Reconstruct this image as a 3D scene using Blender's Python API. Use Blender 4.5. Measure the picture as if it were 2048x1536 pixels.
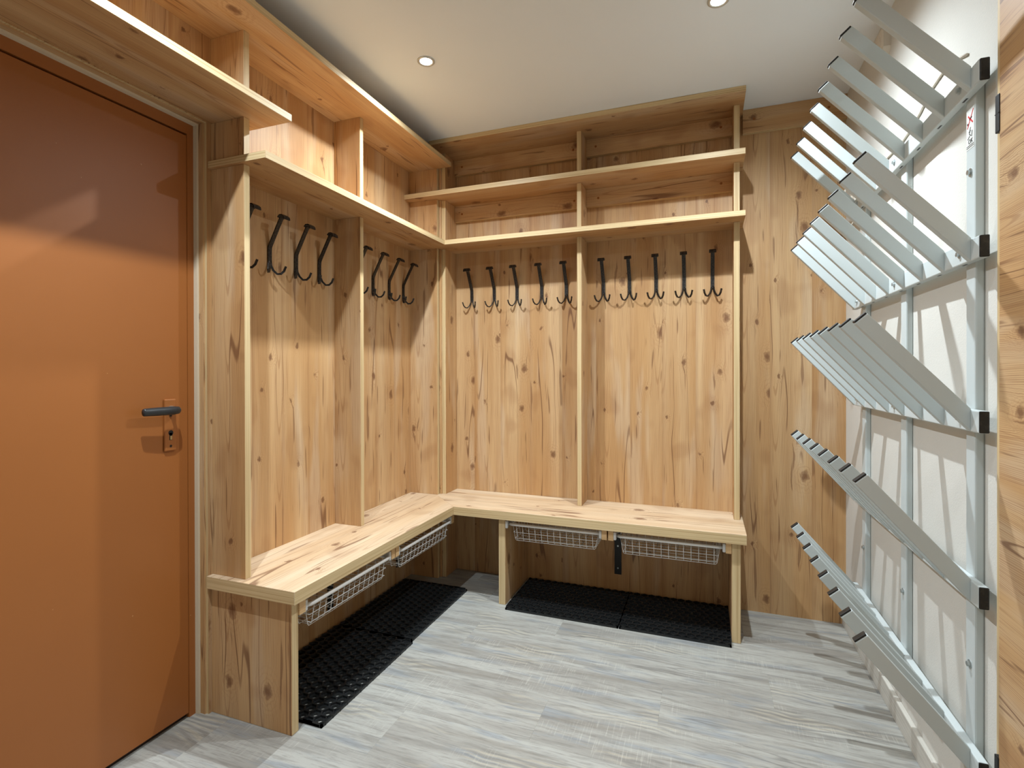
import bpy, bmesh, math, random
from mathutils import Vector, Matrix

random.seed(11)
for o in list(bpy.data.objects):
    bpy.data.objects.remove(o)
scene = bpy.context.scene
col = scene.collection

# ------------------------------------------------------------------ camera
ROOM_H = 2.4633
FPX = 1048.84
cam = bpy.data.cameras.new('camera')
cam_o = bpy.data.objects.new('camera', cam)
col.objects.link(cam_o)
_y, _p, _r = (math.radians(a) for a in (20.623, -0.2137, -0.1178))
_F = Vector((-math.sin(_y) * math.cos(_p), math.cos(_y) * math.cos(_p), math.sin(_p)))
_R = Vector((math.cos(_y), math.sin(_y), 0))
_U = _R.cross(_F)
_R2 = _R * math.cos(_r) + _U * math.sin(_r)
_U2 = -_R * math.sin(_r) + _U * math.cos(_r)
_m = Matrix((_R2, _U2, -_F)).transposed().to_4x4()
_m.translation = Vector((1.60848, -2.83041, 1.18375))
cam_o.matrix_world = _m
cam.sensor_fit = 'HORIZONTAL'
cam.sensor_width = 36.0
cam.lens = FPX / 2048 * 36.0
cam.shift_x = 9.07 / 2048
cam.shift_y = -21.0 / 2048
cam.clip_start = 0.02
scene.camera = cam_o

# ------------------------------------------------------------------ world, room lights, exposure
world = bpy.data.worlds.new('world')
scene.world = world
world.use_nodes = True
world.node_tree.nodes['Background'].inputs[0].default_value = (0.9, 0.95, 1.0, 1)
world.node_tree.nodes['Background'].inputs[1].default_value = 0.0
scene.view_settings.view_transform = 'Standard'
scene.view_settings.look = 'None'
scene.view_settings.gamma = 1.0
scene.view_settings.use_curve_mapping = False
scene.view_settings.exposure = 0.0
SPOT_W = 88.0
SPOT_COL = (0.87, 0.98, 1.06)


def downlight(x, y, power=SPOT_W, parent=None):
    """one recessed LED spot: a wide spill and a brighter core beam"""
    for nm, f, size in (('downlight', 1.0, 160), ('downlight_core', 0.50, 96)):
        l = bpy.data.lights.new(nm, 'SPOT')
        l.energy = power * f
        l.color = SPOT_COL
        l.spot_size = math.radians(size)
        l.spot_blend = 1.0
        l.shadow_soft_size = 0.014
        o = bpy.data.objects.new(nm, l)
        col.objects.link(o)
        o.location = (x, y, ROOM_H - 0.012)
        if parent is not None:
            o.parent = parent
            o.matrix_parent_inverse = Matrix.Translation(parent.location).inverted()


for _x, _yy, _w in ((0.53, -2.05, 0.9), (1.65, -2.05, 0.18)):   # the downlights behind the frame's top edge
    downlight(_x, _yy, SPOT_W * _w)


# ------------------------------------------------------------------ helpers
def lin(r, g, b):
    f = lambda c: (c / 255 / 12.92) if c / 255 <= 0.04045 else ((c / 255 + 0.055) / 1.055) ** 2.4
    return (f(r), f(g), f(b), 1.0)


def tag(o, label=None, cat=None, group=None, kind=None):
    if label: o['label'] = label
    if cat: o['category'] = cat
    if group: o['group'] = group
    if kind: o['kind'] = kind
    return o


def link(name, bm, mats, parent=None, smooth=False):
    me = bpy.data.meshes.new(name)
    bm.normal_update()
    bm.to_mesh(me)
    bm.free()
    for m in (mats if isinstance(mats, (list, tuple)) else [mats]):
        me.materials.append(m)
    if smooth:
        for p in me.polygons: p.use_smooth = True
    o = bpy.data.objects.new(name, me)
    col.objects.link(o)
    if parent is not None:
        attach(o, parent)
    return o


def world_origin(o):
    t = Vector((0, 0, 0))
    while o is not None:
        if o.get('_org') is not None:
            return Vector(o['_org'])
        o = o.parent
    return t


def attach(o, parent):
    """parent keeping the vertices in room coordinates"""
    o.parent = parent
    o.matrix_parent_inverse = parent.matrix_basis.inverted() if parent.parent is None else Matrix.Identity(4)


def empty(name, loc, label, cat, group=None):
    o = bpy.data.objects.new(name, None)
    o.empty_display_size = 0.1
    col.objects.link(o)
    o.location = loc
    tag(o, label, cat, group)
    return o


AX = {'x': 0, 'y': 1, 'z': 2}
FACES = {'-x': ((0, 4, 7, 3)), '+x': ((1, 2, 6, 5)), '-y': ((0, 1, 5, 4)), '+y': ((3, 7, 6, 2)), '-z': ((0, 3, 2, 1)), '+z': ((4, 5, 6, 7))}


def set_uv(bm, grain, off=None):
    uvl = bm.loops.layers.uv.verify()
    off = off or (random.uniform(0, 40), random.uniform(0, 40))
    g = AX[grain]
    for f in bm.faces:
        n = f.normal
        k = max(range(3), key=lambda i: abs(n[i]))
        others = [i for i in range(3) if i != k]
        if k == g:
            ui, vi = others
        else:
            ui = g
            vi = [i for i in others if i != g][0]
        for l in f.loops:
            l[uvl].uv = (l.vert.co[ui] + off[0], l.vert.co[vi] + off[1] + 0.37 * k)


def box_bm(lo, hi, bevel=0.0, seg=1):
    bm = bmesh.new()
    x0, y0, z0 = lo; x1, y1, z1 = hi
    vs = [bm.verts.new(c) for c in ((x0, y0, z0), (x1, y0, z0), (x1, y1, z0), (x0, y1, z0), (x0, y0, z1), (x1, y0, z1), (x1, y1, z1), (x0, y1, z1))]
    for k, ids in FACES.items():
        bm.faces.new([vs[i] for i in ids])
    bm.normal_update()
    return bm


def do_bevel(bm, w, seg=1):
    if w > 0:
        bmesh.ops.bevel(bm, geom=list(bm.edges), offset=w, segments=seg, affect='EDGES', profile=0.5)
        bm.normal_update()


def board(name, lo, hi, parent, grain='z', edges=(), bevel=0.0010, mats=None, off=None):
    """wooden board: face decor along the grain axis, edge banding on the faces listed in EDGES"""
    bm = box_bm(lo, hi)
    for f in bm.faces:
        n = f.normal
        k = max(range(3), key=lambda i: abs(n[i]))
        key = ('+' if n[k] > 0 else '-') + 'xyz'[k]
        if key in edges: f.material_index = 1
    set_uv(bm, grain, off)
    do_bevel(bm, bevel)
    return link(name, bm, mats or [M['wood'], M['edge']], parent)


def prism(name, poly, z0, z1, parent, grain, edge_sides, mats=None, bevel=0.0010):
    bm = bmesh.new()
    lo = [bm.verts.new((x, y, z0)) for x, y in poly]
    hi = [bm.verts.new((x, y, z1)) for x, y in poly]
    n = len(poly)
    bm.faces.new(list(reversed(lo))); bm.faces.new(hi)
    for i in range(n):
        f = bm.faces.new((lo[i], lo[(i + 1) % n], hi[(i + 1) % n], hi[i]))
        f.material_index = 1 if i in edge_sides else 0
    bmesh.ops.recalc_face_normals(bm, faces=list(bm.faces))
    bm.normal_update()
    set_uv(bm, grain)
    do_bevel(bm, bevel)
    return link(name, bm, mats or [M['wood'], M['edge']], parent)


def plain_box(name, lo, hi, mat, parent=None, bevel=0.0, seg=1, smooth=False):
    bm = box_bm(lo, hi)
    do_bevel(bm, bevel, seg)
    return link(name, bm, mat, parent, smooth)


def add_box(bm, lo, hi):
    b = box_bm(lo, hi)
    me = bpy.data.meshes.new('tmp'); b.to_mesh(me); b.free(); bm.from_mesh(me); bpy.data.meshes.remove(me)


def add_tube(bm, pts, r, n=6, caps=True, rx=None, ref=None):
    """sweep an n-gon (or an r x rx flat section) along pts"""
    pts = [Vector(p) for p in pts]
    rings = []
    prev_u = None
    for i, p in enumerate(pts):
        if i == 0: d = pts[1] - pts[0]
        elif i == len(pts) - 1: d = pts[-1] - pts[-2]
        else: d = (pts[i + 1] - p).normalized() + (p - pts[i - 1]).normalized()
        d.normalize()
        a = Vector(ref) if ref is not None else (Vector((0, 0, 1)) if abs(d.z) < 0.9 else Vector((1, 0, 0)))
        if prev_u is not None and ref is None: a = prev_u
        u = (a - d * a.dot(d))
        if u.length < 1e-6: u = Vector((0, 1, 0)) - d * d.y
        u.normalize(); v = d.cross(u); prev_u = u
        ring = []
        for k in range(n):
            t = 2 * math.pi * (k + 0.5) / n
            su, sv = (r, rx if rx is not None else r)
            if n == 4: su, sv = su * 1.41421, sv * 1.41421
            ring.append(bm.verts.new(p + u * math.cos(t) * su + v * math.sin(t) * sv))
        rings.append(ring)
    for a, b in zip(rings, rings[1:]):
        for k in range(n):
            bm.faces.new((a[k], a[(k + 1) % n], b[(k + 1) % n], b[k]))
    if caps:
        bm.faces.new(list(reversed(rings[0]))); bm.faces.new(rings[-1])


def add_cyl(bm, c, axis, r, h, n=12, r2=None):
    c = Vector(c); ax = Vector(axis).normalized()
    a = Vector((0, 0, 1)) if abs(ax.z) < 0.9 else Vector((1, 0, 0))
    u = a.cross(ax).normalized(); v = ax.cross(u)
    r2 = r if r2 is None else r2
    A = [bm.verts.new(c + (u * math.cos(2 * math.pi * k / n) + v * math.sin(2 * math.pi * k / n)) * r) for k in range(n)]
    B = [bm.verts.new(c + ax * h + (u * math.cos(2 * math.pi * k / n) + v * math.sin(2 * math.pi * k / n)) * r2) for k in range(n)]
    for k in range(n): bm.faces.new((A[k], A[(k + 1) % n], B[(k + 1) % n], B[k]))
    bm.faces.new(list(reversed(A))); bm.faces.new(B)


# ------------------------------------------------------------------ materials
class NT:
    def __init__(s, name):
        s.m = bpy.data.materials.new(name); s.m.use_nodes = True
        s.t = s.m.node_tree; s.b = s.t.nodes['Principled BSDF']
    def n(s, typ, **kw):
        nd = s.t.nodes.new(typ)
        for k, v in kw.items(): setattr(nd, k, v)
        return nd
    def l(s, a, b): s.t.links.new(a, b)
    def inp(s, sock, v):
        if hasattr(v, 'is_linked') or hasattr(v, 'links'): s.l(v, sock)
        else: sock.default_value = v
    def math(s, op, a, b=None, c=None, clamp=False):
        nd = s.n('ShaderNodeMath', operation=op); nd.use_clamp = clamp
        for i, v in enumerate((a, b, c)):
            if v is not None: s.inp(nd.inputs[i], v)
        return nd.outputs[0]
    def noise(s, vec, scale=1.0, detail=2.0, rough=0.5, dims='2D', dist=0.0):
        nd = s.n('ShaderNodeTexNoise', noise_dimensions=dims)
        s.l(vec, nd.inputs['Vector'])
        nd.inputs['Scale'].default_value = scale; nd.inputs['Detail'].default_value = detail
        nd.inputs['Roughness'].default_value = rough; nd.inputs['Distortion'].default_value = dist
        return nd.outputs['Fac']
    def comb(s, x, y, z=0.0):
        nd = s.n('ShaderNodeCombineXYZ')
        for i, v in enumerate((x, y, z)): s.inp(nd.inputs[i], v)
        return nd.outputs[0]
    def mix(s, fac, a, b, mode='MIX'):
        nd = s.n('ShaderNodeMix', data_type='RGBA', blend_type=mode)
        s.inp(nd.inputs[0], fac)
        for i, v in ((6, a), (7, b)): s.inp(nd.inputs[i], v)
        return nd.outputs[2]
    def step(s, v, lo, hi, smooth=True):
        nd = s.n('ShaderNodeMapRange')
        nd.interpolation_type = 'SMOOTHSTEP' if smooth else 'LINEAR'
        s.inp(nd.inputs[0], v); nd.inputs[1].default_value = lo; nd.inputs[2].default_value = hi
        nd.inputs[3].default_value = 0; nd.inputs[4].default_value = 1
        return nd.outputs[0]
    def bump(s, h, strength, dist=0.001):
        nd = s.n('ShaderNodeBump'); nd.inputs['Strength'].default_value = strength; nd.inputs['Distance'].default_value = dist
        s.l(h, nd.inputs['Height']); s.l(nd.outputs[0], s.b.inputs['Normal'])
    def uv(s):
        tc = s.n('ShaderNodeTexCoord'); sp = s.n('ShaderNodeSeparateXYZ'); s.l(tc.outputs['UV'], sp.inputs[0])
        return sp.outputs[0], sp.outputs[1]


def simple(name, c, rough=0.5, metal=0.0, spec=0.5, emit=None):
    k = NT(name)
    k.b.inputs['Base Color'].default_value = c
    k.b.inputs['Roughness'].default_value = rough
    k.b.inputs['Metallic'].default_value = metal
    k.b.inputs['Specular IOR Level'].default_value = spec
    if emit:
        k.b.inputs['Emission Color'].default_value = emit[0]; k.b.inputs['Emission Strength'].default_value = emit[1]
    return k.m


def wood_mat(name, light, mid, dark, rough=0.5, plank=0.0, joints=False):
    k = NT(name)
    u, v = k.uv()
    rnd = k.n('ShaderNodeObjectInfo').outputs['Random']
    mul = lambda x, f, o=0.0: k.math('MULTIPLY_ADD', x, f, o)
    warp = mul(k.noise(k.comb(mul(u, 1.4), mul(v, 6.0)), 1, 2), 0.040, -0.020)
    v1 = k.math('ADD', v, warp)

    def cells(su, sv, o):
        vo = k.n('ShaderNodeTexVoronoi', voronoi_dimensions='2D', feature='F1')
        vo.inputs['Scale'].default_value = 1.0
        vec = k.comb(mul(u, su, o), mul(v, sv, o))
        k.l(vec, vo.inputs['Vector'])
        sub = k.n('ShaderNodeVectorMath', operation='SUBTRACT')
        k.l(vec, sub.inputs[0]); k.l(vo.outputs['Position'], sub.inputs[1])
        sp = k.n('ShaderNodeSeparateXYZ'); k.l(sub.outputs[0], sp.inputs[0])
        sc = k.n('ShaderNodeSeparateColor'); k.l(vo.outputs['Color'], sc.inputs[0])
        return vo.outputs['Distance'], sp.outputs[0], sp.outputs[1], sc.outputs[0], sc.outputs[1]
    # knots
    wob = mul(k.noise(k.comb(mul(u, 45.0), mul(v, 60.0)), 1, 2), 0.12, -0.06)
    d, du, dv, r0, r1 = cells(4.2, 6.2, 0.0)
    has = k.step(r0, 0.34, 0.36)
    size = mul(k.math('POWER', r1, 2.5), 0.10, 0.036)
    dn = k.math('DIVIDE', k.math('ADD', d, k.math('MULTIPLY', wob, 1.0)), size)
    halo = k.math('MULTIPLY', k.math('SUBTRACT', 1.0, k.step(dn, 0.0, 4.2)), has)
    core = k.math('MULTIPLY', k.math('SUBTRACT', 1.0, k.step(dn, 0.35, 1.25)), has)
    v2 = k.math('MULTIPLY_ADD', halo, 0.012, v1)
    # straight fine lines
    lines = mul(k.math('SINE', mul(v2, 6.2832 * 235.0)), 0.5, 0.5)
    linem = k.noise(k.comb(mul(u, 1.0, 3.0), mul(v, 26.0)), 1, 2)
    fine = k.noise(k.comb(mul(u, 4.0), mul(v2, 360.0)), 1, 2, 0.6)
    # cathedral arches
    d2, au, av, q0, q1 = cells(0.62, 5.4, 11.3)
    ph = k.math('SUBTRACT', mul(k.math('MULTIPLY', av, av), 60.0), mul(au, 6.0))
    arch = k.step(k.math('SINE', mul(ph, 6.2832)), 0.86, 1.0)
    archm = k.math('MULTIPLY', k.math('SUBTRACT', 1.0, k.step(k.math('ABSOLUTE', av), 0.06, 0.20)), k.step(q0, 0.52, 0.56))
    # tone fields
    broad = k.noise(k.comb(mul(u, 0.5), mul(v, 8.0)), 1, 1.5)
    pale = k.noise(k.comb(mul(u, 1.3, 31.0), mul(v, 9.0)), 1, 2)
    swirl = k.noise(k.comb(mul(u, 5.0, 17.0), mul(v, 7.0)), 1, 1)
    # long wandering cracks
    cn = k.noise(k.comb(mul(u, 0.4, 5.0), mul(v1, 8.0)), 1, 1.5, 0.5)
    thin = k.math('SUBTRACT', 1.0, k.step(k.math('ABSOLUTE', k.math('SUBTRACT', cn, 0.5)), 0.002, 0.009))
    crackm = k.step(k.noise(k.comb(mul(u, 1.6, 2.0), mul(v, 5.0, 9.0)), 1, 1), 0.46, 0.58)
    fat = k.step(k.noise(k.comb(mul(u, 2.4, 7.0), mul(v2, 40.0)), 1, 2), 0.69, 0.74)
    c = k.mix(k.step(broad, 0.3, 0.7), light, mid)
    if plank > 0:      # printed boards of slightly different tone
        cell = k.n('ShaderNodeTexWhiteNoise', noise_dimensions='1D')
        k.l(k.math('FLOOR', k.math('DIVIDE', v, plank)), cell.inputs['W'])
        rnd = k.math('FRACT', k.math('ADD', rnd, cell.outputs['Value']))
    c = k.mix(k.math('MULTIPLY', rnd, 0.42), c, mid)
    c = k.mix(k.math('MULTIPLY', k.step(pale, 0.54, 0.70), 0.45), c, PALE)
    c = k.mix(k.math('MULTIPLY', k.step(swirl, 0.60, 0.78), 0.28), c, dark)
    c = k.mix(k.math('MULTIPLY', k.math('MULTIPLY', k.step(lines, 0.45, 1.0), k.step(linem, 0.34, 0.58)), 0.46), c, dark)
    c = k.mix(k.math('MULTIPLY', k.step(fine, 0.50, 0.76), 0.44), c, dark)
    c = k.mix(k.math('MULTIPLY', k.math('MULTIPLY', arch, archm), 0.40), c, dark)
    c = k.mix(k.math('MULTIPLY', k.math('MULTIPLY', thin, crackm), 0.72), c, CRACK)
    c = k.mix(k.math('MULTIPLY', fat, 0.55), c, CRACK)
    if joints:
        loc = k.math('MULTIPLY', k.math('FRACT', k.math('DIVIDE', v, 10.0)), 10.0)
        c = k.mix(k.math('MULTIPLY', k.math('SUBTRACT', 1.0, k.step(loc, 0.0, 0.020)), 0.30), c, dark)
        c = k.mix(k.math('MULTIPLY', k.math('SUBTRACT', 1.0, k.step(loc, 0.0002, 0.0016)), 0.18), c, CRACK)
    ringk = k.step(k.math('SINE', mul(dn, 9.0)), 0.2, 1.0)
    c = k.mix(k.math('MULTIPLY', k.math('MULTIPLY', ringk, halo), 0.30), c, dark)
    c = k.mix(k.math('MULTIPLY', core, 0.74), c, CRACK)
    k.l(c, k.b.inputs['Base Color'])
    k.b.inputs['Roughness'].default_value = rough
    k.b.inputs['Specular IOR Level'].default_value = 0.35
    k.bump(fine, 0.10, 0.0006)
    return k.m


PALE = lin(206, 182, 152)
CRACK = lin(104, 64, 40)


def edge_mat(name, a, b):
    k = NT(name)
    u, v = k.uv()
    f = k.noise(k.comb(k.math('MULTIPLY', u, 1.5), k.math('MULTIPLY', v, 420.0)), 1, 2, 0.55)
    g = k.noise(k.comb(k.math('MULTIPLY', u, 0.7), k.math('MULTIPLY', v, 120.0)), 1, 1, 0.5)
    c = k.mix(k.math('ADD', k.math('MULTIPLY', k.step(f, 0.42, 0.70), 0.7), k.math('MULTIPLY', k.step(g, 0.4, 0.7), 0.3)), a, b)
    k.l(c, k.b.inputs['Base Color'])
    k.b.inputs['Roughness'].default_value = 0.45
    k.b.inputs['Specular IOR Level'].default_value = 0.35
    return k.m


def floor_mat():
    k = NT('vinyl_plank')
    u, v = k.uv()
    rnd = k.n('ShaderNodeObjectInfo').outputs['Random']
    w = k.math('MULTIPLY', k.math('SUBTRACT', k.noise(k.comb(k.math('MULTIPLY', u, 2.0), k.math('MULTIPLY', v, 7.0)), 1, 3), 0.5), 0.03)
    v1 = k.math('ADD', v, w)
    n1 = k.noise(k.comb(k.math('MULTIPLY', u, 1.1), k.math('MULTIPLY', v1, 11.0)), 1, 3, 0.55)
    n2 = k.noise(k.comb(k.math('ADD', k.math('MULTIPLY', u, 2.2), 9.0), k.math('MULTIPLY', v1, 17.0)), 1, 3, 0.6)
    n3 = k.noise(k.comb(k.math('MULTIPLY', u, 14.0), k.math('MULTIPLY', v1, 170.0)), 1, 4, 0.7)
    n4 = k.noise(k.comb(k.math('ADD', k.math('MULTIPLY', u, 1.3), 19.0), k.math('MULTIPLY', v1, 20.0)), 1, 2, 0.5)
    saw = k.noise(k.comb(k.math('MULTIPLY', u, 190.0), k.math('MULTIPLY', v, 9.0)), 1, 2, 0.6)
    sawm = k.step(k.noise(k.comb(k.math('ADD', k.math('MULTIPLY', u, 2.5), 3.0), k.math('ADD', k.math('MULTIPLY', v, 6.0), 5.0)), 1, 1), 0.50, 0.66)
    c = k.mix(k.step(n1, 0.34, 0.68), lin(190, 188, 181), lin(164, 160, 153))
    c = k.mix(k.math('MULTIPLY', k.step(n2, 0.54, 0.72), 0.55), c, lin(142, 152, 163))
    c = k.mix(k.math('MULTIPLY', k.step(n4, 0.58, 0.76), 0.45), c, lin(136, 127, 116))
    # cathedral figure
    ph = k.math('ADD', k.math('MULTIPLY', v1, 42.0), k.math('MULTIPLY', k.noise(k.comb(k.math('MULTIPLY', u, 3.2), k.math('MULTIPLY', v, 5.0)), 1, 2), 5.0))
    cat = k.math('ADD', k.math('MULTIPLY', k.math('SINE', k.math('MULTIPLY', ph, 6.2832)), 0.5), 0.5)
    catm = k.step(k.noise(k.comb(k.math('ADD', k.math('MULTIPLY', u, 1.6), 50.0), k.math('MULTIPLY', v, 6.0)), 1, 1), 0.56, 0.68)
    c = k.mix(k.math('MULTIPLY', k.math('MULTIPLY', k.step(cat, 0.55, 0.95), catm), 0.5), c, lin(205, 194, 172))
    c = k.mix(k.math('MULTIPLY', k.math('MULTIPLY', k.step(k.math('SUBTRACT', 1.0, cat), 0.6, 0.95), catm), 0.35), c, lin(112, 104, 96))
    c = k.mix(k.math('MULTIPLY', k.step(n3, 0.47, 0.70), 0.40), c, lin(122, 118, 112))
    c = k.mix(k.math('MULTIPLY', k.math('MULTIPLY', k.step(saw, 0.55, 0.75), sawm), 0.40), c, lin(214, 210, 200))
    n5 = k.noise(k.comb(k.math('MULTIPLY', u, 5.0), k.math('MULTIPLY', v1, 62.0)), 1, 3, 0.6)
    c = k.mix(k.math('MULTIPLY', k.step(n5, 0.50, 0.68), 0.34), c, lin(120, 116, 110))
    str_ = k.math('SUBTRACT', 1.0, k.step(k.math('ABSOLUTE', k.math('SUBTRACT', k.noise(k.comb(k.math('MULTIPLY', u, 0.7), k.math('MULTIPLY', v1, 9.0)), 1, 2, 0.5), 0.5)), 0.002, 0.014))
    strm = k.step(k.noise(k.comb(k.math('ADD', k.math('MULTIPLY', u, 2.0), 71.0), k.math('MULTIPLY', v, 5.0)), 1, 1), 0.48, 0.62)
    c = k.mix(k.math('MULTIPLY', k.math('MULTIPLY', str_, strm), 0.42), c, lin(96, 92, 90))
    c = k.mix(k.math('MULTIPLY', rnd, 0.12), c, lin(128, 124, 118))
    c = k.mix(1.0, c, (0.80, 0.80, 0.785, 1.0), 'MULTIPLY')
    k.l(c, k.b.inputs['Base Color'])
    k.b.inputs['Roughness'].default_value = 0.52
    k.b.inputs['Specular IOR Level'].default_value = 0.35
    k.bump(n3, 0.10, 0.0006)
    return k.m


def plaster(name, c, strength, scale=170.0, rough=0.85):
    k = NT(name)
    tc = k.n('ShaderNodeTexCoord')
    a = k.noise(tc.outputs['Object'], scale, 4, 0.6, '3D')
    b = k.noise(tc.outputs['Object'], 3.0, 2, 0.5, '3D')
    k.l(k.mix(k.math('MULTIPLY', k.step(b, 0.3, 0.7), 0.10), c, (c[0] * 0.86, c[1] * 0.86, c[2] * 0.84, 1)), k.b.inputs['Base Color'])
    k.b.inputs['Roughness'].default_value = rough
    k.b.inputs['Specular IOR Level'].default_value = 0.2
    if strength: k.bump(a, strength, 0.003)
    return k.m


def door_paint():
    k = NT('brown_door_paint')
    tc = k.n('ShaderNodeTexCoord')
    b = k.noise(tc.outputs['Object'], 5.0, 3, 0.5, '3D')
    s = k.noise(tc.outputs['Object'], 70.0, 1, 0.4, '3D')
    c = k.mix(k.math('MULTIPLY', k.step(b, 0.3, 0.7), 0.12), lin(157, 94, 43), lin(145, 84, 37))
    c = k.mix(k.math('MULTIPLY', k.step(s, 0.835, 0.845), 0.6), c, lin(222, 180, 128))
    k.l(c, k.b.inputs['Base Color'])
    k.b.inputs['Roughness'].default_value = 0.42
    k.b.inputs['Specular IOR Level'].default_value = 0.5
    k.bump(k.noise(tc.outputs['Object'], 260.0, 2, 0.5, '3D'), 0.03, 0.001)
    return k.m


def hook_mat():
    k = NT('hammered_black_iron')
    tc = k.n('ShaderNodeTexCoord')
    n = k.noise(tc.outputs['Object'], 120.0, 3, 0.6, '3D')
    k.l(k.mix(k.step(n, 0.4, 0.75), lin(30, 27, 25), lin(66, 60, 54)), k.b.inputs['Base Color'])
    k.b.inputs['Roughness'].default_value = 0.42
    k.b.inputs['Metallic'].default_value = 0.35
    k.bump(n, 0.4, 0.002)
    return k.m


def cap_mat():
    k = NT('black_plastic_cap')
    tc = k.n('ShaderNodeTexCoord')
    n = k.noise(tc.outputs['Object'], 60.0, 3, 0.6, '3D')
    k.l(k.mix(k.step(n, 0.5, 0.8), lin(26, 22, 19), lin(62, 54, 46)), k.b.inputs['Base Color'])
    k.b.inputs['Roughness'].default_value = 0.55
    return k.m


M = {}
M['wood'] = wood_mat('knotty_larch_decor', lin(207, 174, 131), lin(189, 147, 99), lin(146, 100, 62), plank=0.17)
M['clad'] = wood_mat('knotty_larch_cladding', lin(207, 174, 131), lin(189, 147, 99), lin(146, 100, 62), joints=True)
M['seat'] = wood_mat('pale_lit_larch_seat_decor', lin(216, 194, 164), lin(202, 172, 136), lin(152, 116, 86), plank=0.17)  # same larch made paler; part of the paleness is painted light on the seat
M['edge'] = edge_mat('larch_edge_band', lin(214, 190, 146), lin(178, 146, 100))
M['raw'] = edge_mat('raw_spruce', lin(222, 186, 138), lin(196, 156, 108))
M['floor'] = floor_mat()
M['skirt'] = edge_mat('pale_grey_oak_skirting', lin(206, 202, 192), lin(176, 170, 160))
M['wall'] = plaster('white_textured_plaster', lin(212, 209, 201), 0.22, 260.0)
M['ceil'] = plaster('ceiling_paint', lin(232, 236, 238), 0.02, 60.0)
M['reveal'] = plaster('white_plaster_warm_bounce', lin(212, 197, 172), 0.22, 260.0)  # the white plaster again, with warm bounce light put into its colour
M['door'] = door_paint()
M['darkgap'] = simple('dark_gap_box', lin(40, 24, 14), 0.7)
M['rack'] = simple('pale_grey_powder_coat', lin(196, 203, 202), 0.45, 0.0, 0.35)
M['cap'] = cap_mat()
M['iron'] = hook_mat()
M['rubber'] = simple('black_rubber', lin(20, 22, 23), 0.38, 0.0, 0.5)
M['zinc'] = simple('zinc_plated_steel', lin(190, 196, 196), 0.3, 0.9)
M['white'] = simple('white_coated_wire', lin(222, 220, 216), 0.4)
M['plastic'] = simple('pale_plastic', lin(206, 206, 204), 0.45)
M['blackmetal'] = simple('black_lacquered_steel', lin(14, 14, 15), 0.5)
M['lever'] = simple('black_plastic_lever', lin(40, 42, 44), 0.38)
M['brass'] = simple('worn_brass', lin(206, 180, 130), 0.35, 0.7)
M['chrome'] = simple('lamp_ring_metal', lin(196, 198, 194), 0.3, 0.6)
M['lamp'] = simple('lit_lamp_lens', (1, 1, 1, 1), 0.5, 0, 0.5, ((1.0, 0.98, 0.94, 1), 18.0))
M['red'] = simple('red_print', lin(214, 46, 50), 0.5)
M['ink'] = simple('black_print', lin(30, 30, 32), 0.5)
M['sticker'] = simple('white_sticker_paper', lin(226, 228, 224), 0.5)
M['offwhite'] = simple('cream_cable_plastic', lin(216, 206, 190), 0.5)

# ------------------------------------------------------------------ room shell
YB = 0.012           # face of the back wall cladding
XW = 2.2243          # face of the right wall
YN = -3.45           # wall behind the camera
DY0, DY1, DZ = -1.513, -2.44, 2.034   # door opening in the left wall

fl = plain_box('floor', (-0.3, YN - 0.1, -0.06), (XW + 0.2, 0.2, -0.004), M['floor'])
tag(fl, kind='structure')
row_h = 0.226
row_joint = {0: 1.836, 1: 1.46, 2: 1.08, 3: 0.628, 4: 0.09, -1: 0.98, -2: 0.55, -3: 1.62}
for r in range(-3, 13):
    y1 = -0.564 - row_h * r
    y0 = y1 - row_h
    y1, y0 = min(y1, 0.03), max(y0, YN)
    if y1 - y0 < 0.02: continue
    j = row_joint.get(r, 0.09 - 0.41 * (r - 4)) % 1.22 - 1.22
    x = j
    while x < XW + 0.02:
        a, b = max(x, -0.1), min(x + 1.22, XW + 0.02)
        if b - a > 0.01:
            board('plank', (a, y0, -0.005), (b, y1, 0.0), fl, 'x', (), 0.0005, [M['floor']])
        x += 1.22

cei = plain_box('ceiling', (-0.3, YN - 0.1, ROOM_H), (XW + 0.2, 0.2, ROOM_H + 0.1), M['ceil'])
tag(cei, kind='structure')

# back wall with its vertical cladding boards
wb = plain_box('wall_back', (-0.22, YB + 0.016, 0), (XW + 0.2, 0.2, ROOM_H), M['wall'])
tag(wb, kind='structure')
x = -0.0
while x < XW - 0.001:
    w = random.choice((0.15, 0.165, 0.18, 0.19))
    b = min(x + w, XW)
    if XW - b < 0.05: b = XW
    board('cladding_board', (x, YB, 0.0), (b, YB + 0.015, ROOM_H), wb, 'z', (), 0.0, [M['clad']], (random.uniform(0, 40), 10 * random.randint(1, 30) - x - 0.37))
    x = b

# left wall with the door opening and its cladding
bm = bmesh.new()
XP = -0.031
add_box(bm, (-0.22, DY0, 0), (XP, 0.03, ROOM_H))
add_box(bm, (-0.22, DY1, DZ), (XP, DY0, ROOM_H))
add_box(bm, (-0.22, YN, 0), (XP, DY1, ROOM_H))
wl = link('wall_left', bm, M['reveal'])
tag(wl, kind='structure')
y = -1.500
while y < YB - 0.001:
    w = random.choice((0.15, 0.165, 0.18, 0.19))
    b = min(y + w, YB)
    if YB - b < 0.05: b = YB
    board('cladding_board', (-0.010, y, 0.0), (0.0, b, ROOM_H), wl, 'z', ('-y',), 0.0, [M['clad'], M['edge']], (random.uniform(0, 40), 10 * random.randint(1, 30) - y))
    y = b
board('cladding_backing', (XP, -1.506, 0.0), (-0.010, YB, ROOM_H), wl, 'z', (), 0.0, [M['clad']])
y = DY1 - 0.02
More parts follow.
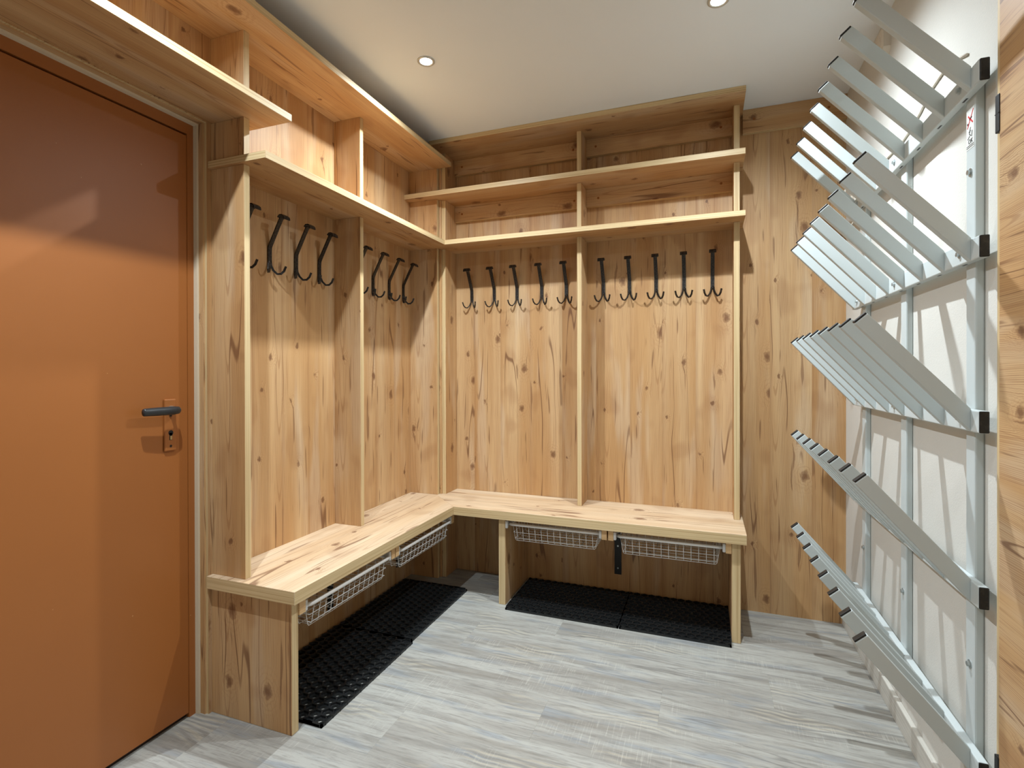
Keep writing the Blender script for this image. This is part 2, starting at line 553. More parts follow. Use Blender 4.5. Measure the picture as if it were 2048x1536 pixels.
while y < -1.501:
    w = random.choice((0.15, 0.165, 0.18, 0.19))
    b = min(y + w, -1.500)
    if -1.500 - b < 0.05: b = -1.500
    board('cladding_board', (-0.010, y, 2.045), (0.0, b, ROOM_H), wl, 'z', ('-z',), 0.0, [M['clad'], M['edge']], (random.uniform(0, 40), 10 * random.randint(1, 30) - y))
    y = b
board('cladding_backing', (XP, DY1 - 0.02, 2.041), (-0.010, -1.506, ROOM_H), wl, 'y', (), 0.0, [M['clad']])

wr = plain_box('wall_right', (XW, YN, 0), (XW + 0.2, 0.03, ROOM_H), M['wall'])
tag(wr, kind='structure')
wn = plain_box('wall_near', (-0.22, YN - 0.1, 0), (XW + 0.2, YN, ROOM_H), M['wall'])
tag(wn, kind='structure')
bs = board('baseboard_right', (2.209, -1.383, 0.0), (XW, YB, 0.075), None, 'y', (), 0.0015, [M['skirt']])
tag(bs, kind='structure')

# ------------------------------------------------------------------ brown steel door in the left wall
XD = -0.047
bm = bmesh.new()
add_box(bm, (-0.16, -1.536, 0), (XD, DY0, DZ))
add_box(bm, (-0.16, DY1, 1.998), (XD, -1.536, DZ))
add_box(bm, (-0.16, DY1, 0), (XD, DY1 + 0.03, 1.998))
door = link('door_1', bm, M['door'])
tag(door, 'brown painted steel door with black lever handle', kind='structure')
plain_box('door_leaf', (-0.095, DY1 + 0.034, 0.016), (XD - 0.001, -1.5364, 1.992), M['door'], door, 0.0015)
plain_box('gap_box', (-0.12, DY1 + 0.03, 0.0), (-0.062, -1.536, 1.998), M['darkgap'], door)  # dark box behind the leaf, fills the gaps round it
pl = plain_box('lock_plate', (XD - 0.001, -1.624, 0.9235), (XD + 0.007, -1.583, 1.0955), M['door'], door, 0.004, 2)
bm = bmesh.new()
add_cyl(bm, (XD + 0.006, -1.6035, 1.061), (1, 0, 0), 0.012, 0.010, 16)
add_cyl(bm, (XD + 0.016, -1.6035, 1.061), (1, 0, 0), 0.0085, 0.028, 12)
link('spindle_collar', bm, M['zinc'], door)
bm = bmesh.new()
secs = [(-1.716, 0.0095, 0.0065, -0.004), (-1.712, 0.0105, 0.0075, -0.004), (-1.68, 0.0115, 0.008, -0.002), (-1.645, 0.0118, 0.0085, 0.0), (-1.618, 0.0118, 0.009, 0.0), (-1.600, 0.0105, 0.009, -0.004), (-1.592, 0.007, 0.007, -0.010), (-1.589, 0.003, 0.003, -0.014)]
rings = []
for (yy, hz, hx, dx) in secs:
    rings.append([bm.verts.new((0.0 + dx - 0.004 + math.cos(t) * hx * 1.15, yy, 1.0595 + math.sin(t) * hz * 1.15)) for t in [2 * math.pi * (i + .5) / 10 for i in range(10)]])
for a, b in zip(rings, rings[1:]):
    for i in range(10): bm.faces.new((a[i], a[(i + 1) % 10], b[(i + 1) % 10], b[i]))
bm.faces.new(list(reversed(rings[0]))); bm.faces.new(rings[-1])
bmesh.ops.recalc_face_normals(bm, faces=list(bm.faces))
tag(link('door_handle', bm, M['lever'], door, True), 'black lever handle')
bm = bmesh.new()
add_cyl(bm, (XD + 0.0068, -1.6035, 0.984), (1, 0, 0), 0.0085, 0.0006, 16)
add_box(bm, (XD + 0.0068, -1.6085, 0.960), (XD + 0.0074, -1.5985, 0.984))
kh = link('keyhole', bm, M['blackmetal'], pl)
bm = bmesh.new()
add_box(bm, (XD + 0.007, -1.6068, 0.9615), (XD + 0.0090, -1.6002, 0.974))
link('lock_cylinder', bm, M['brass'], pl)
bm = bmesh.new()
add_cyl(bm, (XD + 0.0065, -1.6035, 0.9405), (1, 0, 0), 0.004, 0.0012, 10)
link('screw', bm, M['blackmetal'], pl)
bm = bmesh.new()
add_cyl(bm, (XD + 0.0065, -1.6035, 1.041), (1, 0, 0), 0.004, 0.0012, 10)
link('screw', bm, M['blackmetal'], pl)

# ------------------------------------------------------------------ wooden door at the right edge
bm = box_bm((2.204, -1.404, 0.0), (XW + 0.001, -1.386, ROOM_H - 0.01))
set_uv(bm, 'z'); do_bevel(bm, 0.001)
d2 = link('door_2', bm, M['edge'])
tag(d2, 'larch wood door leaf with horizontal grain beside the white rack', kind='structure')
board('door_leaf', (2.199, -2.32, 0.008), (XW, -1.407, ROOM_H - 0.06), d2, 'y', ('+y',), 0.0012)
for z0, z1 in ((1.695, 1.777), (0.262, 0.352)):
    bm = box_bm((2.1965, -1.4095, z0), (2.206, -1.3935, z1))
    do_bevel(bm, 0.002, 2)
    add_box(bm, (2.1962, -1.4097, (z0 + z1) / 2 - 0.0008), (2.2062, -1.3933, (z0 + z1) / 2 + 0.0008))
    link('hinge', bm, M['blackmetal'], d2)

# ------------------------------------------------------------------ corner bench
ZB, ZB0 = 0.48, 0.4364
bench = empty('corner_bench', (0.381, -0.372, 0), 'L-shaped larch wood bench running round the corner under the coat hooks', 'bench')
prism('seat_board', [(0, -1.5058), (0.381, -1.5058), (0.381, -0.372), (0.0, 0.0)], ZB0, ZB, bench, 'y', {0, 1}, [M['seat'], M['edge']])
prism('seat_board', [(0.381, -0.372), (1.7767, -0.372), (1.7767, YB), (0.0, YB), (0.0, 0.0)], ZB0, ZB, bench, 'x', {0, 1}, [M['seat'], M['edge']])
board('end_support', (0.0, -1.4875, 0.0), (0.352, -1.4566, ZB0), bench, 'z', ('+x',))
board('leg', (0.6249, -0.3494, 0.0), (0.6615, YB, ZB0), bench, 'z', ('-y',))
board('leg', (1.7175, -0.3494, 0.0), (1.7539, YB, ZB0), bench, 'z', ('-y',))
board('corner_support', (0.0, -0.1645, 0.0), (0.176, -0.140, ZB0), bench, 'z', ('+x',))
board('corner_support', (0.190, -0.1308, 0.0), (0.2135, YB, ZB0), bench, 'z', ('-y',))
board('filler_strip', (0.1762, -0.1392, 0), (0.1899, -0.112, ZB0), bench, 'z', ())
# cleats and basket runners, back run
for xa, xb, side in ((1.1500, 1.1745, -1), (1.1812, 1.2057, 1), (1.6935, 1.7170, -1)):
    board('cleat', (xa, -0.352, 0.386), (xb, YB, ZB0), bench, 'y', ('-y', '-x', '+x', '-z'), 0.001, [M['raw'], M['raw']])
    xs = xb if side > 0 else xa
    rn = plain_box('runner', (min(xs, xs + side * 0.010), -0.350, 0.398), (max(xs, xs + side * 0.010), -0.05, 0.418), M['plastic'], bench, 0.002)
    plain_box('runner_stop', (min(xs, xs + side * 0.013), -0.354, 0.390), (max(xs, xs + side * 0.013), -0.336, 0.428), M['plastic'], rn, 0.004, 2)
rn = plain_box('runner', (0.6615, -0.350, 0.398), (0.6715, -0.05, 0.418), M['plastic'], bench, 0.002)
plain_box('runner_stop', (0.6615, -0.354, 0.390), (0.6745, -0.336, 0.428), M['plastic'], rn, 0.004, 2)
# left run
for ya, yb, side in ((-1.4566, -1.428, 1), (-0.9125, -0.888, -1), (-0.882, -0.8555, 1), (-0.343, -0.3185, -1)):
    board('cleat', (0.0, ya, 0.381), (0.358, yb, ZB0), bench, 'x', ('+x', '-y', '+y', '-z'), 0.001, [M['raw'], M['raw']])
    ys = yb if side > 0 else ya
    rn = plain_box('runner', (0.05, min(ys, ys + side * 0.010), 0.388), (0.352, max(ys, ys + side * 0.010), 0.408), M['plastic'], bench, 0.002)
    plain_box('runner_stop', (0.336, min(ys, ys + side * 0.013), 0.380), (0.356, max(ys, ys + side * 0.013), 0.418), M['plastic'], rn, 0.004, 2)
# black angle brackets
def bracket(c, out, along):
    bm = bmesh.new()
    c = Vector(c); out = Vector(out); al = Vector(along)
    def bx(o0, o1, a0, a1, z0, z1):
        p = c + out * o0 + al * a0; q = c + out * o1 + al * a1
        add_box(bm, (min(p.x, q.x), min(p.y, q.y), z0), (max(p.x, q.x), max(p.y, q.y), z1))
    bx(0, 0.005, -0.018, 0.018, 0.095, ZB0)
    bx(0, 0.20, -0.018, 0.018, ZB0 - 0.005, ZB0 - 0.0002)
    bmesh.ops.recalc_face_normals(bm, faces=list(bm.faces))
    b = link('bracket', bm, M['blackmetal'], bench)
    for z in (0.128, 0.247):
        bm = bmesh.new(); add_cyl(bm, c + out * 0.0048 + Vector((0, 0, z)), out, 0.0055, 0.002, 10, 0.004)
        link('screw', bm, M['zinc'], b)
bracket((1.1715, YB, 0), (0, -1, 0), (1, 0, 0))
bracket((0.0, -0.872, 0), (1, 0, 0), (0, 1, 0))
bracket((0.0, -0.305, 0), (1, 0, 0), (0, 1, 0))


# ------------------------------------------------------------------ wire baskets
def basket(o0, L, label, along):
    """wire basket hanging under the bench: L long along its front, built in local axes: X along the front, -Y towards the room, then turned"""
    rot = Matrix.Identity(4) if along == 'x' else Matrix.Rotation(math.radians(90), 4, 'Z')
    t = empty('wire_basket', o0, label, 'basket', 'wire baskets under the bench')
    t.rotation_euler = (0, 0, 0 if along == 'x' else math.radians(90))
    D = 0.285; top = 0.0; bot = -0.082; ins = 0.022
    def put(name, bm, mat, smooth=True):
        me = bpy.data.meshes.new(name); bm.normal_update(); bm.to_mesh(me); bm.free(); me.materials.append(mat)
        for p in me.polygons: p.use_smooth = smooth
        o = bpy.data.objects.new(name, me); col.objects.link(o); o.parent = t
        return o
    r = 0.0014
    bm = bmesh.new()
    n = int(round((L - 2 * ins) / 0.0345))
    for i in range(n + 1):
        x = ins + 0.006 + (L - 2 * ins - 0.012) * i / n
        add_tube(bm, [(x, 0, top), (x, 0.014, bot + 0.006), (x, 0.020, bot), (x, D - 0.02, bot), (x, D - 0.014, bot + 0.006), (x, D, top)], r, 5)
    put('cross_wire', bm, M['white'])['kind'] = 'stuff'
    bm = bmesh.new()
    rows = [(0.0065, -0.040), (0.0125, -0.072)] + [(0.02 + (D - 0.04) * k / 6, bot - 0.002) for k in range(7)] + [(D - 0.0125, -0.072), (D - 0.0065, -0.040)]
    for yy, zz in rows:
        pts = [(ins, yy, zz), (L - ins, yy, zz)]
        if 0.015 < yy < D - 0.015:
            pts = [(0.002, yy, top), (ins - 0.006, yy, zz + 0.006), (ins, yy, zz), (L - ins, yy, zz), (L - ins + 0.006, yy, zz + 0.006), (L - 0.002, yy, top)]
        else:
            k = -zz / 0.082 * ins
            pts = [(k, yy, zz), (L - k, yy, zz)]
        add_tube(bm, pts, r, 5)
    for xx, zz in ((0.011, -0.040), (0.019, -0.070)):
        for s in (xx, L - xx):
            add_tube(bm, [(s, 0.008, zz), (s, D - 0.008, zz)], r, 5)
    put('long_wire', bm, M['white'])['kind'] = 'stuff'
    bm = bmesh.new()
    add_tube(bm, [(0, 0.02, top), (0, D, top), (L, D, top), (L, 0.02, top)], 0.0026, 6, True)
    put('rim_wire', bm, M['white'])
    bm = bmesh.new()
    add_tube(bm, [(-0.010, 0.022, top), (-0.006, 0.006, top), (0.006, -0.003, top + 0.001), (0.025, -0.006, top + 0.002), (L - 0.025, -0.006, top + 0.002), (L - 0.006, -0.003, top + 0.001), (L + 0.006, 0.006, top), (L + 0.010, 0.022, top)], 0.0074, 10)
    put('handle_bar', bm, M['white'])
    return t


basket((0.6885, -0.337, 0.409), 0.443, 'white wire basket under the back bench, left of the black bracket', 'x')
basket((1.2300, -0.337, 0.406), 0.445, 'white wire basket under the back bench, right of the black bracket', 'x')
basket((0.350, -1.405, 0.394), 0.478, 'white wire basket under the left bench nearest the brown door', 'y')
basket((0.350, -0.830, 0.394), 0.473, 'white wire basket under the left bench nearest the room corner', 'y')

# ------------------------------------------------------------------ left shelf unit
T3a, T3b = 1.888, 1.9136
T2a, T2b = 2.168, 2.195
TTa = 2.4386
left = empty('coat_shelf_unit', (0.15, -0.83, ZB), 'larch wood shelf unit on the left wall reaching over the brown door', 'shelf unit')
prism('shelf', [(0, -1.4952), (0.2586, -1.4952), (0.2586, -0.2287), (0.0, 0.0)], T3a, T3b, left, 'y', {0, 1})
board('shelf', (0.0, DY1, 2.0478), (0.2734, -1.3928, 2.0728), left, 'y', ('+x', '+y'))
board('top_board', (0.0, DY1, 2.341), (0.2693, -0.166, 2.3665), left, 'y', ('+x', '+y'))
for y0, zs in ((-1.4823, ((ZB, T3a), (T3b, 2.0478), (2.0728, 2.341))), (-0.8344, ((ZB, T3a), (T3b, 2.341)))):
    for a, b in zs:
        board('upright', (0.0, y0, a), (0.1504 if y0 < -1 else 0.144, y0 + 0.0248, b), left, 'z', ('+x',))
for a, b in ((ZB, T3a), (T3b, T2a), (T2b, TTa)):
    board('corner_upright', (0.0, -0.1645, a), (0.176, -0.140, b), left, 'z', ('+x',))

# ------------------------------------------------------------------ back shelf unit
back = empty('coat_shelf_unit', (1.0, -0.06, ZB), 'larch wood shelf unit with three long shelves on the back wall', 'shelf unit')
prism('shelf', [(0.2586, -0.2287), (1.7819, -0.2287), (1.7819, YB), (0.0, YB), (0.0, 0.0)], T3a, T3b, back, 'x', {0, 1})
board('shelf', (0.0, -0.229, T2a), (1.7819, YB, T2b), back, 'x', ('-y', '+x'))
board('top_board', (0.1764, -0.2557, TTa), (1.7819, YB, ROOM_H - 0.0002), back, 'x', ('-y', '+x'))
for xa, xb in ((0.190, 0.2135), (0.9823, 1.0061), (1.7367, 1.7629)):
    for a, b in ((ZB, T3a), (T3b, T2a), (T2b, TTa)):
        board('upright', (xa, -0.131, a), (xb, YB, b), back, 'z', ('-y',))
for a, b in ((ZB, T3a), (T3b, T2a), (T2b, TTa)):
    board('filler_strip', (0.1762, -0.1392, a), (0.1899, -0.112, b), back, 'z', ())
rails = [(0.2135, 0.9823, 2.347, TTa), (1.0061, 1.7367, 2.347, TTa), (1.7829, XW, 2.347, ROOM_H - 0.0005), (0.2135, 0.9823, 2.0735, T2a), (1.0061, 1.7367, 2.0735, T2a)]
dots = {0: (0.262, 0.935), 1: (1.0585, 1.684), 2: (1.834, 2.15), 3: (0.262, 0.941), 4: (1.072, 1.685)}
for i, (xa, xb, za, zb) in enumerate(rails):
    rl = board('rail', (xa, YB - 0.024, za), (xb, YB, zb), back, 'x', ('-z',))
    for xx in dots[i]:
        zz = 2.396 if i < 2 else (2.412 if i == 2 else 2.117)
        bm = bmesh.new(); add_cyl(bm, (xx, YB - 0.0236, zz), (0, -1, 0), 0.0062, 0.0012, 12)
        link('screw_cap', bm, M['capwood'] if 'capwood' in M else M.setdefault('capwood', simple('brown_screw_cap', lin(140, 84, 34), 0.5)), rl)


# ------------------------------------------------------------------ coat hooks
def make_hook():
    """local axes: X along the wall, -Y out from the wall, Z from the floor at the bend"""
    t = bpy.data.objects.new('coat_hook', None); t.empty_display_size = 0.05; col.objects.link(t)
    def put(name, bm, smooth=False):
        bmesh.ops.recalc_face_normals(bm, faces=list(bm.faces))
        me = bpy.data.meshes.new(name); bm.normal_update(); bm.to_mesh(me); bm.free(); me.materials.append(M['iron'])
        for p in me.polygons: p.use_smooth = smooth
        o = bpy.data.objects.new(name, me); col.objects.link(o); o.parent = t
        return o
    bm = bmesh.new()
    add_tube(bm, [(0, -0.066, 0.106), (0, -0.050, 0.078), (0, -0.013, 0.010), (0, -0.006, -0.004), (0, -0.0045, -0.020), (0, -0.0045, -0.067)], 0.0090, 4, True, 0.0026, (1, 0, 0))
    put('strap', bm)
    bm = bmesh.new()
    add_tube(bm, [(0, -0.060, 0.104), (0, -0.069, 0.112), (0, -0.080, 0.1115), (0, -0.088, 0.105), (0, -0.091, 0.095)], 0.0165, 4, True, 0.0022, (1, 0, 0))
    put('cross_tip', bm)
    for s in (-1, 1):
        bm = bmesh.new()
        add_tube(bm, [(s * 0.0050, -0.0045, -0.060), (s * 0.0065, -0.0055, -0.076), (s * 0.013, -0.010, -0.094), (s * 0.0225, -0.020, -0.1075), (s * 0.031, -0.032, -0.106), (s * 0.037, -0.041, -0.095), (s * 0.041, -0.047, -0.076)], 0.0042, 4, True, 0.0026, (0.6, -0.8 * 0 - 0.8, 0))
        put('prong', bm)
    for z in (-0.018, -0.056):
        bm = bmesh.new()
        add_cyl(bm, (0, -0.0070, z), (0, -1, 0), 0.0032, 0.0016, 8, 0.002)
        put('rivet', bm)
    return t


def copy_tree(o):
    c = o.copy(); col.objects.link(c)
    for ch in o.children:
        d = ch.copy(); col.objects.link(d); d.parent = c
    return c


hook0 = make_hook()
ordn = ['leftmost', 'second from the left', 'third from the left', 'fourth from the left', 'rightmost']
spots = []
for i, x in enumerate((0.316, 0.459, 0.600, 0.748, 0.890)):
    spots.append(((x, YB, 1.668), 0.0, 'black iron coat hook, %s in the back wall left bay' % ordn[i], 'coat hooks on the back wall'))
for i, x in enumerate((1.096, 1.2345, 1.371, 1.509, 1.645)):
    spots.append(((x, YB, 1.668), 0.0, 'black iron coat hook, %s in the back wall right bay' % ordn[i], 'coat hooks on the back wall'))
lw = ['half hidden behind the door-side upright', 'second from the brown door', 'third from the brown door', 'just left of the middle upright']
for i, y in enumerate((-1.368, -1.225, -1.082, -0.940)):
    spots.append(((0.0, y, 1.680), 90.0, 'black iron hook on the left wall, ' + lw[i], 'coat hooks on the left wall'))
rw = ['almost hidden behind the middle upright', 'first one right of the middle upright', 'second from the room corner', 'nearest the room corner']
for i, y in enumerate((-0.680, -0.536, -0.388, -0.245)):
    spots.append(((0.0, y, 1.680), 90.0, 'black iron hook on the left wall, ' + rw[i], 'coat hooks on the left wall'))
for i, (loc, rz, lab, grp) in enumerate(spots):
    h = hook0 if i == 0 else copy_tree(hook0)
    h.location = loc
    h.rotation_euler = (0, 0, math.radians(rz))
    tag(h, lab, 'coat hook', grp)


# ------------------------------------------------------------------ rubber mats
def mat_mesh(name, x0, x1, y0, y1, along, label):
    bm = bmesh.new()
    p = 0.038
    H, H1 = 0.016, 0.009
    L, Wd = (x1 - x0, y1 - y0) if along == 'x' else (y1 - y0, x1 - x0)
    nx = max(1, int(round(L / p))); px = L / nx
    R = px / math.sqrt(3)
    ny = int((Wd - R * 0.5) / (1.5 * R)); sy = (Wd - 2 * R) / max(1, ny - 1) if ny > 1 else 0
    sc = sy / (1.5 * R)
    def P(a, b, z):
        return (x0 + a, y0 + b, z) if along == 'x' else (x0 + b, y0 + a, z)
    for j in range(ny):
        cy = R + sy * j
        for i in range(nx + (1 if j % 2 else 0)):
            cx = px * (i + (0.0 if j % 2 else 0.5))
            rings = []
            for fr, z, circ in ((1.0, 0.0, 0), (1.0, H, 0), (0.86, H, 0), (0.80, H1, 0), (0.54, H1, 1), (0.52, 0.0006, 1)):
                ring = []
                for k in range(12):
                    t = math.pi / 6 * k + math.pi / 6
                    rr = R if k % 2 == 0 else R * math.cos(math.pi / 6)
                    if circ: rr = R
                    a = cx + math.cos(t) * rr * fr; b = cy + math.sin(t) * rr * fr * sc
                    a = min(max(a, 0.0), L)
                    ring.append(bm.verts.new(P(a, b, z)))
                rings.append(ring)
            for ra, rb in zip(rings, rings[1:]):
                for k in range(12):
                    q = [ra[k], ra[(k + 1) % 12], rb[(k + 1) % 12], rb[k]]
                    try: bm.faces.new(q)
                    except ValueError: pass
    bmesh.ops.remove_doubles(bm, verts=list(bm.verts), dist=1e-4)
    e = R * 0.34
    for (a0, b0, a1, b1) in ((0, 0, L, e), (0, Wd - e, L, Wd), (0, 0, e, Wd), (L - e, 0, L, Wd)):
        p, q = P(a0, b0, 0.0), P(a1, b1, 0.010)
        add_box(bm, (min(p[0], q[0]), min(p[1], q[1]), 0.0), (max(p[0], q[0]), max(p[1], q[1]), 0.010))
    o = link(name, bm, M['rubber'])
    tag(o, label, 'mat', 'black rubber mats under the bench')
    # straight rim along the room side
    return o


mat_mesh('rubber_mat', 0.679, 1.2345, -0.400, -0.004, 'x', 'black rubber honeycomb mat under the back bench, left one')
mat_mesh('rubber_mat', 1.2385, 1.7155, -0.400, -0.004, 'x', 'black rubber honeycomb mat under the back bench, right one')
mat_mesh('rubber_mat', 0.012, 0.418, -1.424, -0.845, 'y', 'black rubber honeycomb mat under the left bench, nearest the door')
mat_mesh('rubber_mat', 0.016, 0.408, -0.836, -0.264, 'y', 'black rubber honeycomb mat under the left bench, nearest the corner')

# ------------------------------------------------------------------ boot rack on the right wall
rack = empty('boot_rack', (2.205, -0.83, 0), 'pale grey steel boot rack with five rows of upward prongs', 'boot rack')
XPF, XBF = 2.2052, 2.1856
BZ = [1.8344 - 0.3962 * k for k in range(5)]
for ya in (-1.284, -0.830, -0.382):
    po = plain_box('post', (XPF, ya, 0.225), (XW, ya + 0.0475, 1.890), M['rack'], rack, 0.004, 2)
    for z in ((1.659, 0.478) if ya < -1 else (0.475, 1.659)):
        bm = bmesh.new()
        add_cyl(bm, (XPF + 0.0003, ya + 0.0237, z), (-1, 0, 0), 0.0100, 0.0016, 16)
        add_cyl(bm, (XPF - 0.0012, ya + 0.0237, z), (-1, 0, 0), 0.0062, 0.0055, 6)
        link('bolt', bm, M['zinc'], po)
BY0, BY1 = -1.3515, -0.268
pl_len = Vector((-0.2333, 0, 0.2625))
pd = pl_len.normalized()
pn = Vector((pd.z, 0, -pd.x))      # across the prong, upwards and back to the wall
PW, PT = 0.0355, 0.0195


def prong_bm(length0, length1, w0, w1, t0, t1):
    """prong slab from beam face: lower edge starts at local origin; cut upright at the beam face"""
    bm = bmesh.new()
    def pt(s, w, yy): return pd * s + pn * w + Vector((0, yy, 0))
    def on_face(w):                   # slide back along the axis to the beam face x=0
        p = pn * w
        return -p.x / pd.x
    vs = []
    for yy in (t0, t1):
        a = pt(on_face(w0) if length0 is None else length0, w0, yy)
        b = pt(on_face(w1) if length0 is None else length0, w1, yy)
        c = pt(length1, w1, yy); d = pt(length1, w0, yy)
        vs.append([bm.verts.new(q) for q in (a, b, c, d)])
    A, B = vs
    bm.faces.new(A); bm.faces.new(list(reversed(B)))
    for i in range(4): bm.faces.new((A[i], B[i], B[(i + 1) % 4], A[(i + 1) % 4]))
    bmesh.ops.recalc_face_normals(bm, faces=list(bm.faces))
    do_bevel(bm, 0.0022 if length0 is None else 0.001, 2 if length0 is None else 1)
    return bm


LEN = pl_len.length
pb = prong_bm(None, LEN - 0.004, 0.0, PW, 0.0, PT)
prong_me = bpy.data.meshes.new('prong'); pb.to_mesh(prong_me); pb.free(); prong_me.materials.append(M['rack'])
cb = prong_bm(LEN - 0.0042, LEN + 0.0012, 0.0012, PW - 0.0012, 0.0012, PT - 0.0012)
cap_me = bpy.data.meshes.new('end_cap'); cb.to_mesh(cap_me); cb.free(); cap_me.materials.append(M['cap'])
ROOT = rack.matrix_basis.inverted()
for k, z in enumerate(BZ):
    be = plain_box('beam', (XBF, BY0, z), (XPF, BY1, z + 0.0507), M['rack'], rack, 0.0028, 2)
    for ye, s in ((BY0, -1), (BY1, 1)):
        plain_box('end_cap', (XBF + 0.0008, min(ye, ye + s * 0.0025), z + 0.0008), (XPF - 0.0008, max(ye, ye + s * 0.0025), z + 0.0499), M['cap'], be, 0.002, 2)
    for ya in (-1.2555, -0.790, -0.343):
        bm = bmesh.new()
        add_cyl(bm, (XBF + 0.0003, ya, z + 0.0265), (-1, 0, 0), 0.0095, 0.0016, 16)
        add_cyl(bm, (XBF - 0.0012, ya, z + 0.0265), (-1, 0, 0), 0.006, 0.0055, 6)
        link('bolt', bm, M['zinc'], be)
    for i in range(7):
        yc = -1.2567 + 0.1467 * i
        bm = bmesh.new()
        add_box(bm, (XBF + 0.008, yc - 0.011, z - 0.0004), (XBF + 0.0125, yc + 0.011, z + 0.0002))
        link('drain_slot', bm, M['blackmetal'], be)
    for i in range(8):
        yy = -1.3142 + 0.1444 * i
        loc = Vector((XBF + 0.001, yy, z))
        pr = bpy.data.objects.new('prong', prong_me); col.objects.link(pr)
        pr.parent = rack; pr.matrix_parent_inverse = ROOT; pr.location = loc
        cp = bpy.data.objects.new('end_cap', cap_me); col.objects.link(cp); cp.parent = pr
# instruction sticker on the nearest post
st = plain_box('sticker', (XPF - 0.0006, -1.2795, 1.716), (XPF + 0.0002, -1.2405, 1.812), M['sticker'], rack)
def ink(name, quad, mat):
    bm = bmesh.new(); add_tube(bm, [(XPF - 0.0009, *quad[0]), (XPF - 0.0009, *quad[1])], quad[2], 4, True, 0.0003, (0, 1, 0.01)); 
    o = link(name, bm, mat, st); return o
ink('red_cross_stroke', ((-1.276, 1.806), (-1.246, 1.768), 0.0012), M['red'])
ink('red_cross_stroke', ((-1.250, 1.797), (-1.273, 1.775), 0.0018), M['red'])
ink('pictogram', ((-1.268, 1.790), (-1.256, 1.786), 0.0014), M['ink'])
ink('pictogram', ((-1.250, 1.779), (-1.246, 1.777), 0.0022), M['ink'])
for a, b in (((-1.262, 1.767), (-1.256, 1.752)), ((-1.256, 1.752), (-1.264, 1.746)), ((-1.270, 1.757), (-1.268, 1.743)), ((-1.258, 1.747), (-1.248, 1.741)), ((-1.262, 1.759), (-1.254, 1.757))):
    ink('pictogram', (a, b, 0.0009), M['ink'])
for zz in (1.7245, 1.7205):
    ink('text_line', ((-1.2775, zz), (-1.2425, zz), 0.0005), M['ink'])
cu = bpy.data.curves.new('print_ok', 'FONT'); cu.body = 'OK'; cu.size = 0.0155; cu.align_x = 'CENTER'; cu.extrude = 0.0002
to = bpy.data.objects.new('print_ok', cu); col.objects.link(to)
to.rotation_euler = (math.radians(90), 0, math.radians(-90))
to.location = (XPF - 0.0009, -1.262, 1.7285)
bpy.context.view_layer.update()
om = bpy.data.objects.new('lettering', bpy.data.meshes.new_from_object(to)); col.objects.link(om)
om.data.transform(to.matrix_world); om.data.materials.clear(); om.data.materials.append(M['ink'])
bpy.data.objects.remove(to)
om.parent = st

# ------------------------------------------------------------------ cables and boxes on the right wall
jb = empty('junction_box', (XW, -0.565, 2.36), 'cream plastic junction box high on the right wall', 'junction box')
bm = bmesh.new()
oct_ = []
w, h, c_ = 0.052, 0.050, 0.022
for (a, b) in ((-w, -h + c_), (-w + c_, -h), (w - c_, -h), (w, -h + c_), (w, h - c_), (w - c_, h), (-w + c_, h), (-w, h - c_)):
    oct_.append((a, b))
A = [bm.verts.new((XW, -0.565 + a, 2.362 + b)) for a, b in oct_]
B = [bm.verts.new((XW - 0.022, -0.565 + a * .96, 2.362 + b * .96)) for a, b in oct_]
C = [bm.verts.new((XW - 0.026, -0.565 + a * .78, 2.362 + b * .78)) for a, b in oct_]
for r0, r1 in ((A, B), (B, C)):
    for i in range(8): bm.faces.new((r0[i], r0[(i + 1) % 8], r1[(i + 1) % 8], r1[i]))
bm.faces.new(C); bmesh.ops.recalc_face_normals(bm, faces=list(bm.faces))
bx = link('housing', bm, M['offwhite'], jb)
bm = bmesh.new(); add_cyl(bm, (XW - 0.0255, -0.565, 2.362), (-1, 0, 0), 0.034, 0.003, 20, 0.031)
lid = link('lid', bm, M['offwhite'], jb)
bm = bmesh.new(); add_cyl(bm, (XW - 0.028, -0.552, 2.378), (-1, 0, 0), 0.003, 0.001, 8)
link('screw', bm, M['blackmetal'], lid)
bm = bmesh.new()
pts = [(-1.20, 1.972), (-1.13, 1.995), (-1.06, 2.003), (-0.98, 1.995), (-0.90, 1.968), (-0.82, 1.950), (-0.746, 1.942), (-0.66, 1.943), (-0.579, 1.946), (-0.48, 1.94), (-0.38, 1.925), (-0.30, 1.912)]
add_tube(bm, [(XW - 0.0035, a, b) for a, b in pts], 0.0035, 6)
tag(link('wall_cable', bm, M['offwhite'], None, True), 'thin white cable running in a wavy line along the right wall', 'cable')
sk = empty('cable_socket', (XW, -0.207, 1.89), 'small white wall socket with cable behind the far prongs of the rack', 'socket')
plain_box('housing', (XW - 0.030, -0.257, 1.865), (XW, -0.167, 1.945), M['offwhite'], sk, 0.006, 2)
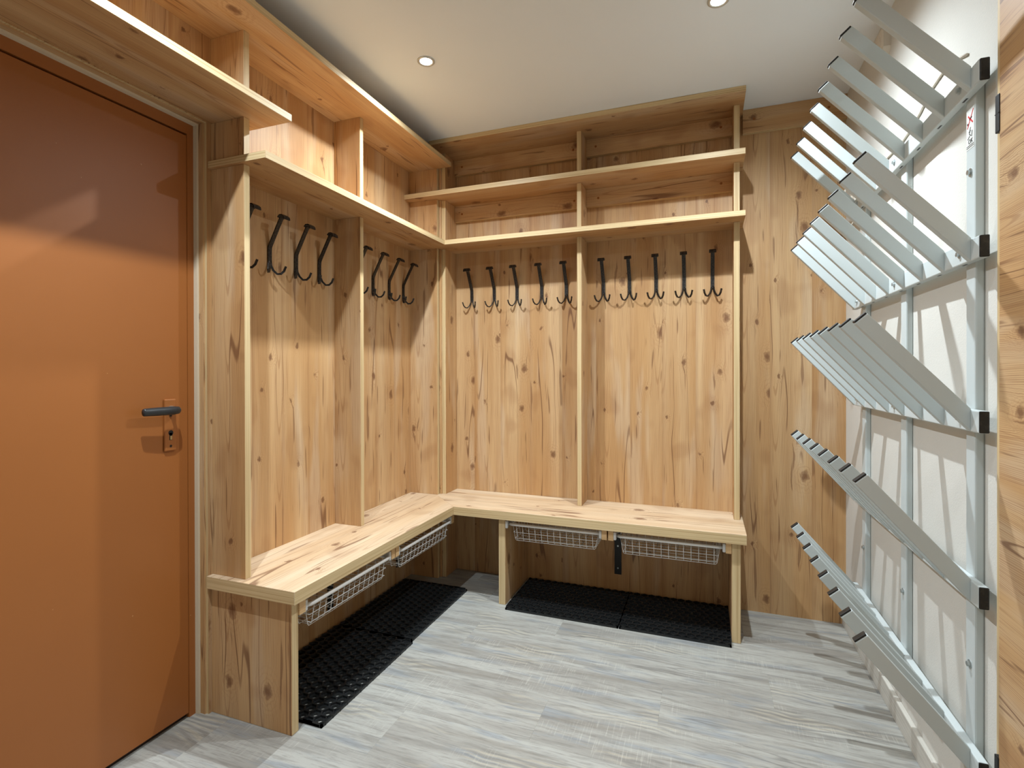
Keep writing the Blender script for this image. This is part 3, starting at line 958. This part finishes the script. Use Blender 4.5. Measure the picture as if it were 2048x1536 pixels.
bm = bmesh.new(); add_cyl(bm, (XW - 0.030, -0.212, 1.905), (-1, 0, 0), 0.026, 0.004, 18, 0.023)
link('face', bm, M['offwhite'], sk, False)
plain_box('plug', (XW - 0.062, -0.234, 1.888), (XW - 0.034, -0.190, 1.920), M['offwhite'], sk, 0.006, 2)
bm = bmesh.new()
add_tube(bm, [(XW - 0.050, -0.210, 1.915), (XW - 0.052, -0.208, 1.955), (XW - 0.040, -0.205, 1.985), (XW - 0.012, -0.200, 1.995), (XW - 0.006, -0.197, 1.975)], 0.0045, 8)
link('cable', bm, M['offwhite'], sk, True)
bm = bmesh.new()
add_tube(bm, [(XW - 0.020, -0.234, 1.866), (XW - 0.030, -0.240, 1.838), (XW - 0.026, -0.234, 1.815), (XW - 0.034, -0.242, 1.800), (XW - 0.024, -0.248, 1.822), (XW - 0.030, -0.234, 1.800), (XW - 0.020, -0.242, 1.775)], 0.0042, 8)
link('cable', bm, M['offwhite'], sk, True)

# ------------------------------------------------------------------ visible ceiling spotlights
for (x, y, lab) in ((0.5346, -0.9219, 'round recessed ceiling spotlight above the left bench'), (1.653, -0.876, 'round recessed ceiling spotlight at the top edge towards the rack')):
    t = empty('ceiling_spotlight', (x, y, ROOM_H), lab, 'ceiling light', 'recessed ceiling spotlights')
    bm = bmesh.new()
    n = 32
    prof = [(0.036, 0.0), (0.036, -0.003), (0.034, -0.0045), (0.028, -0.0045), (0.025, -0.0025), (0.024, 0.0)]
    rs = [[bm.verts.new((x + r * math.cos(2 * math.pi * k / n), y + r * math.sin(2 * math.pi * k / n), ROOM_H + z)) for k in range(n)] for r, z in prof]
    for a, b in zip(rs, rs[1:]):
        for k in range(n): bm.faces.new((a[k], a[(k + 1) % n], b[(k + 1) % n], b[k]))
    bmesh.ops.recalc_face_normals(bm, faces=list(bm.faces))
    link('ring', bm, M['chrome'], t, True)
    bm = bmesh.new(); add_cyl(bm, (x, y, ROOM_H - 0.0026), (0, 0, 1), 0.0245, 0.0022, 32)
    link('lens', bm, M['lamp'], t)
    downlight(x - (0.03 if x < 1 else 0.0), y + 0.05, parent=t)
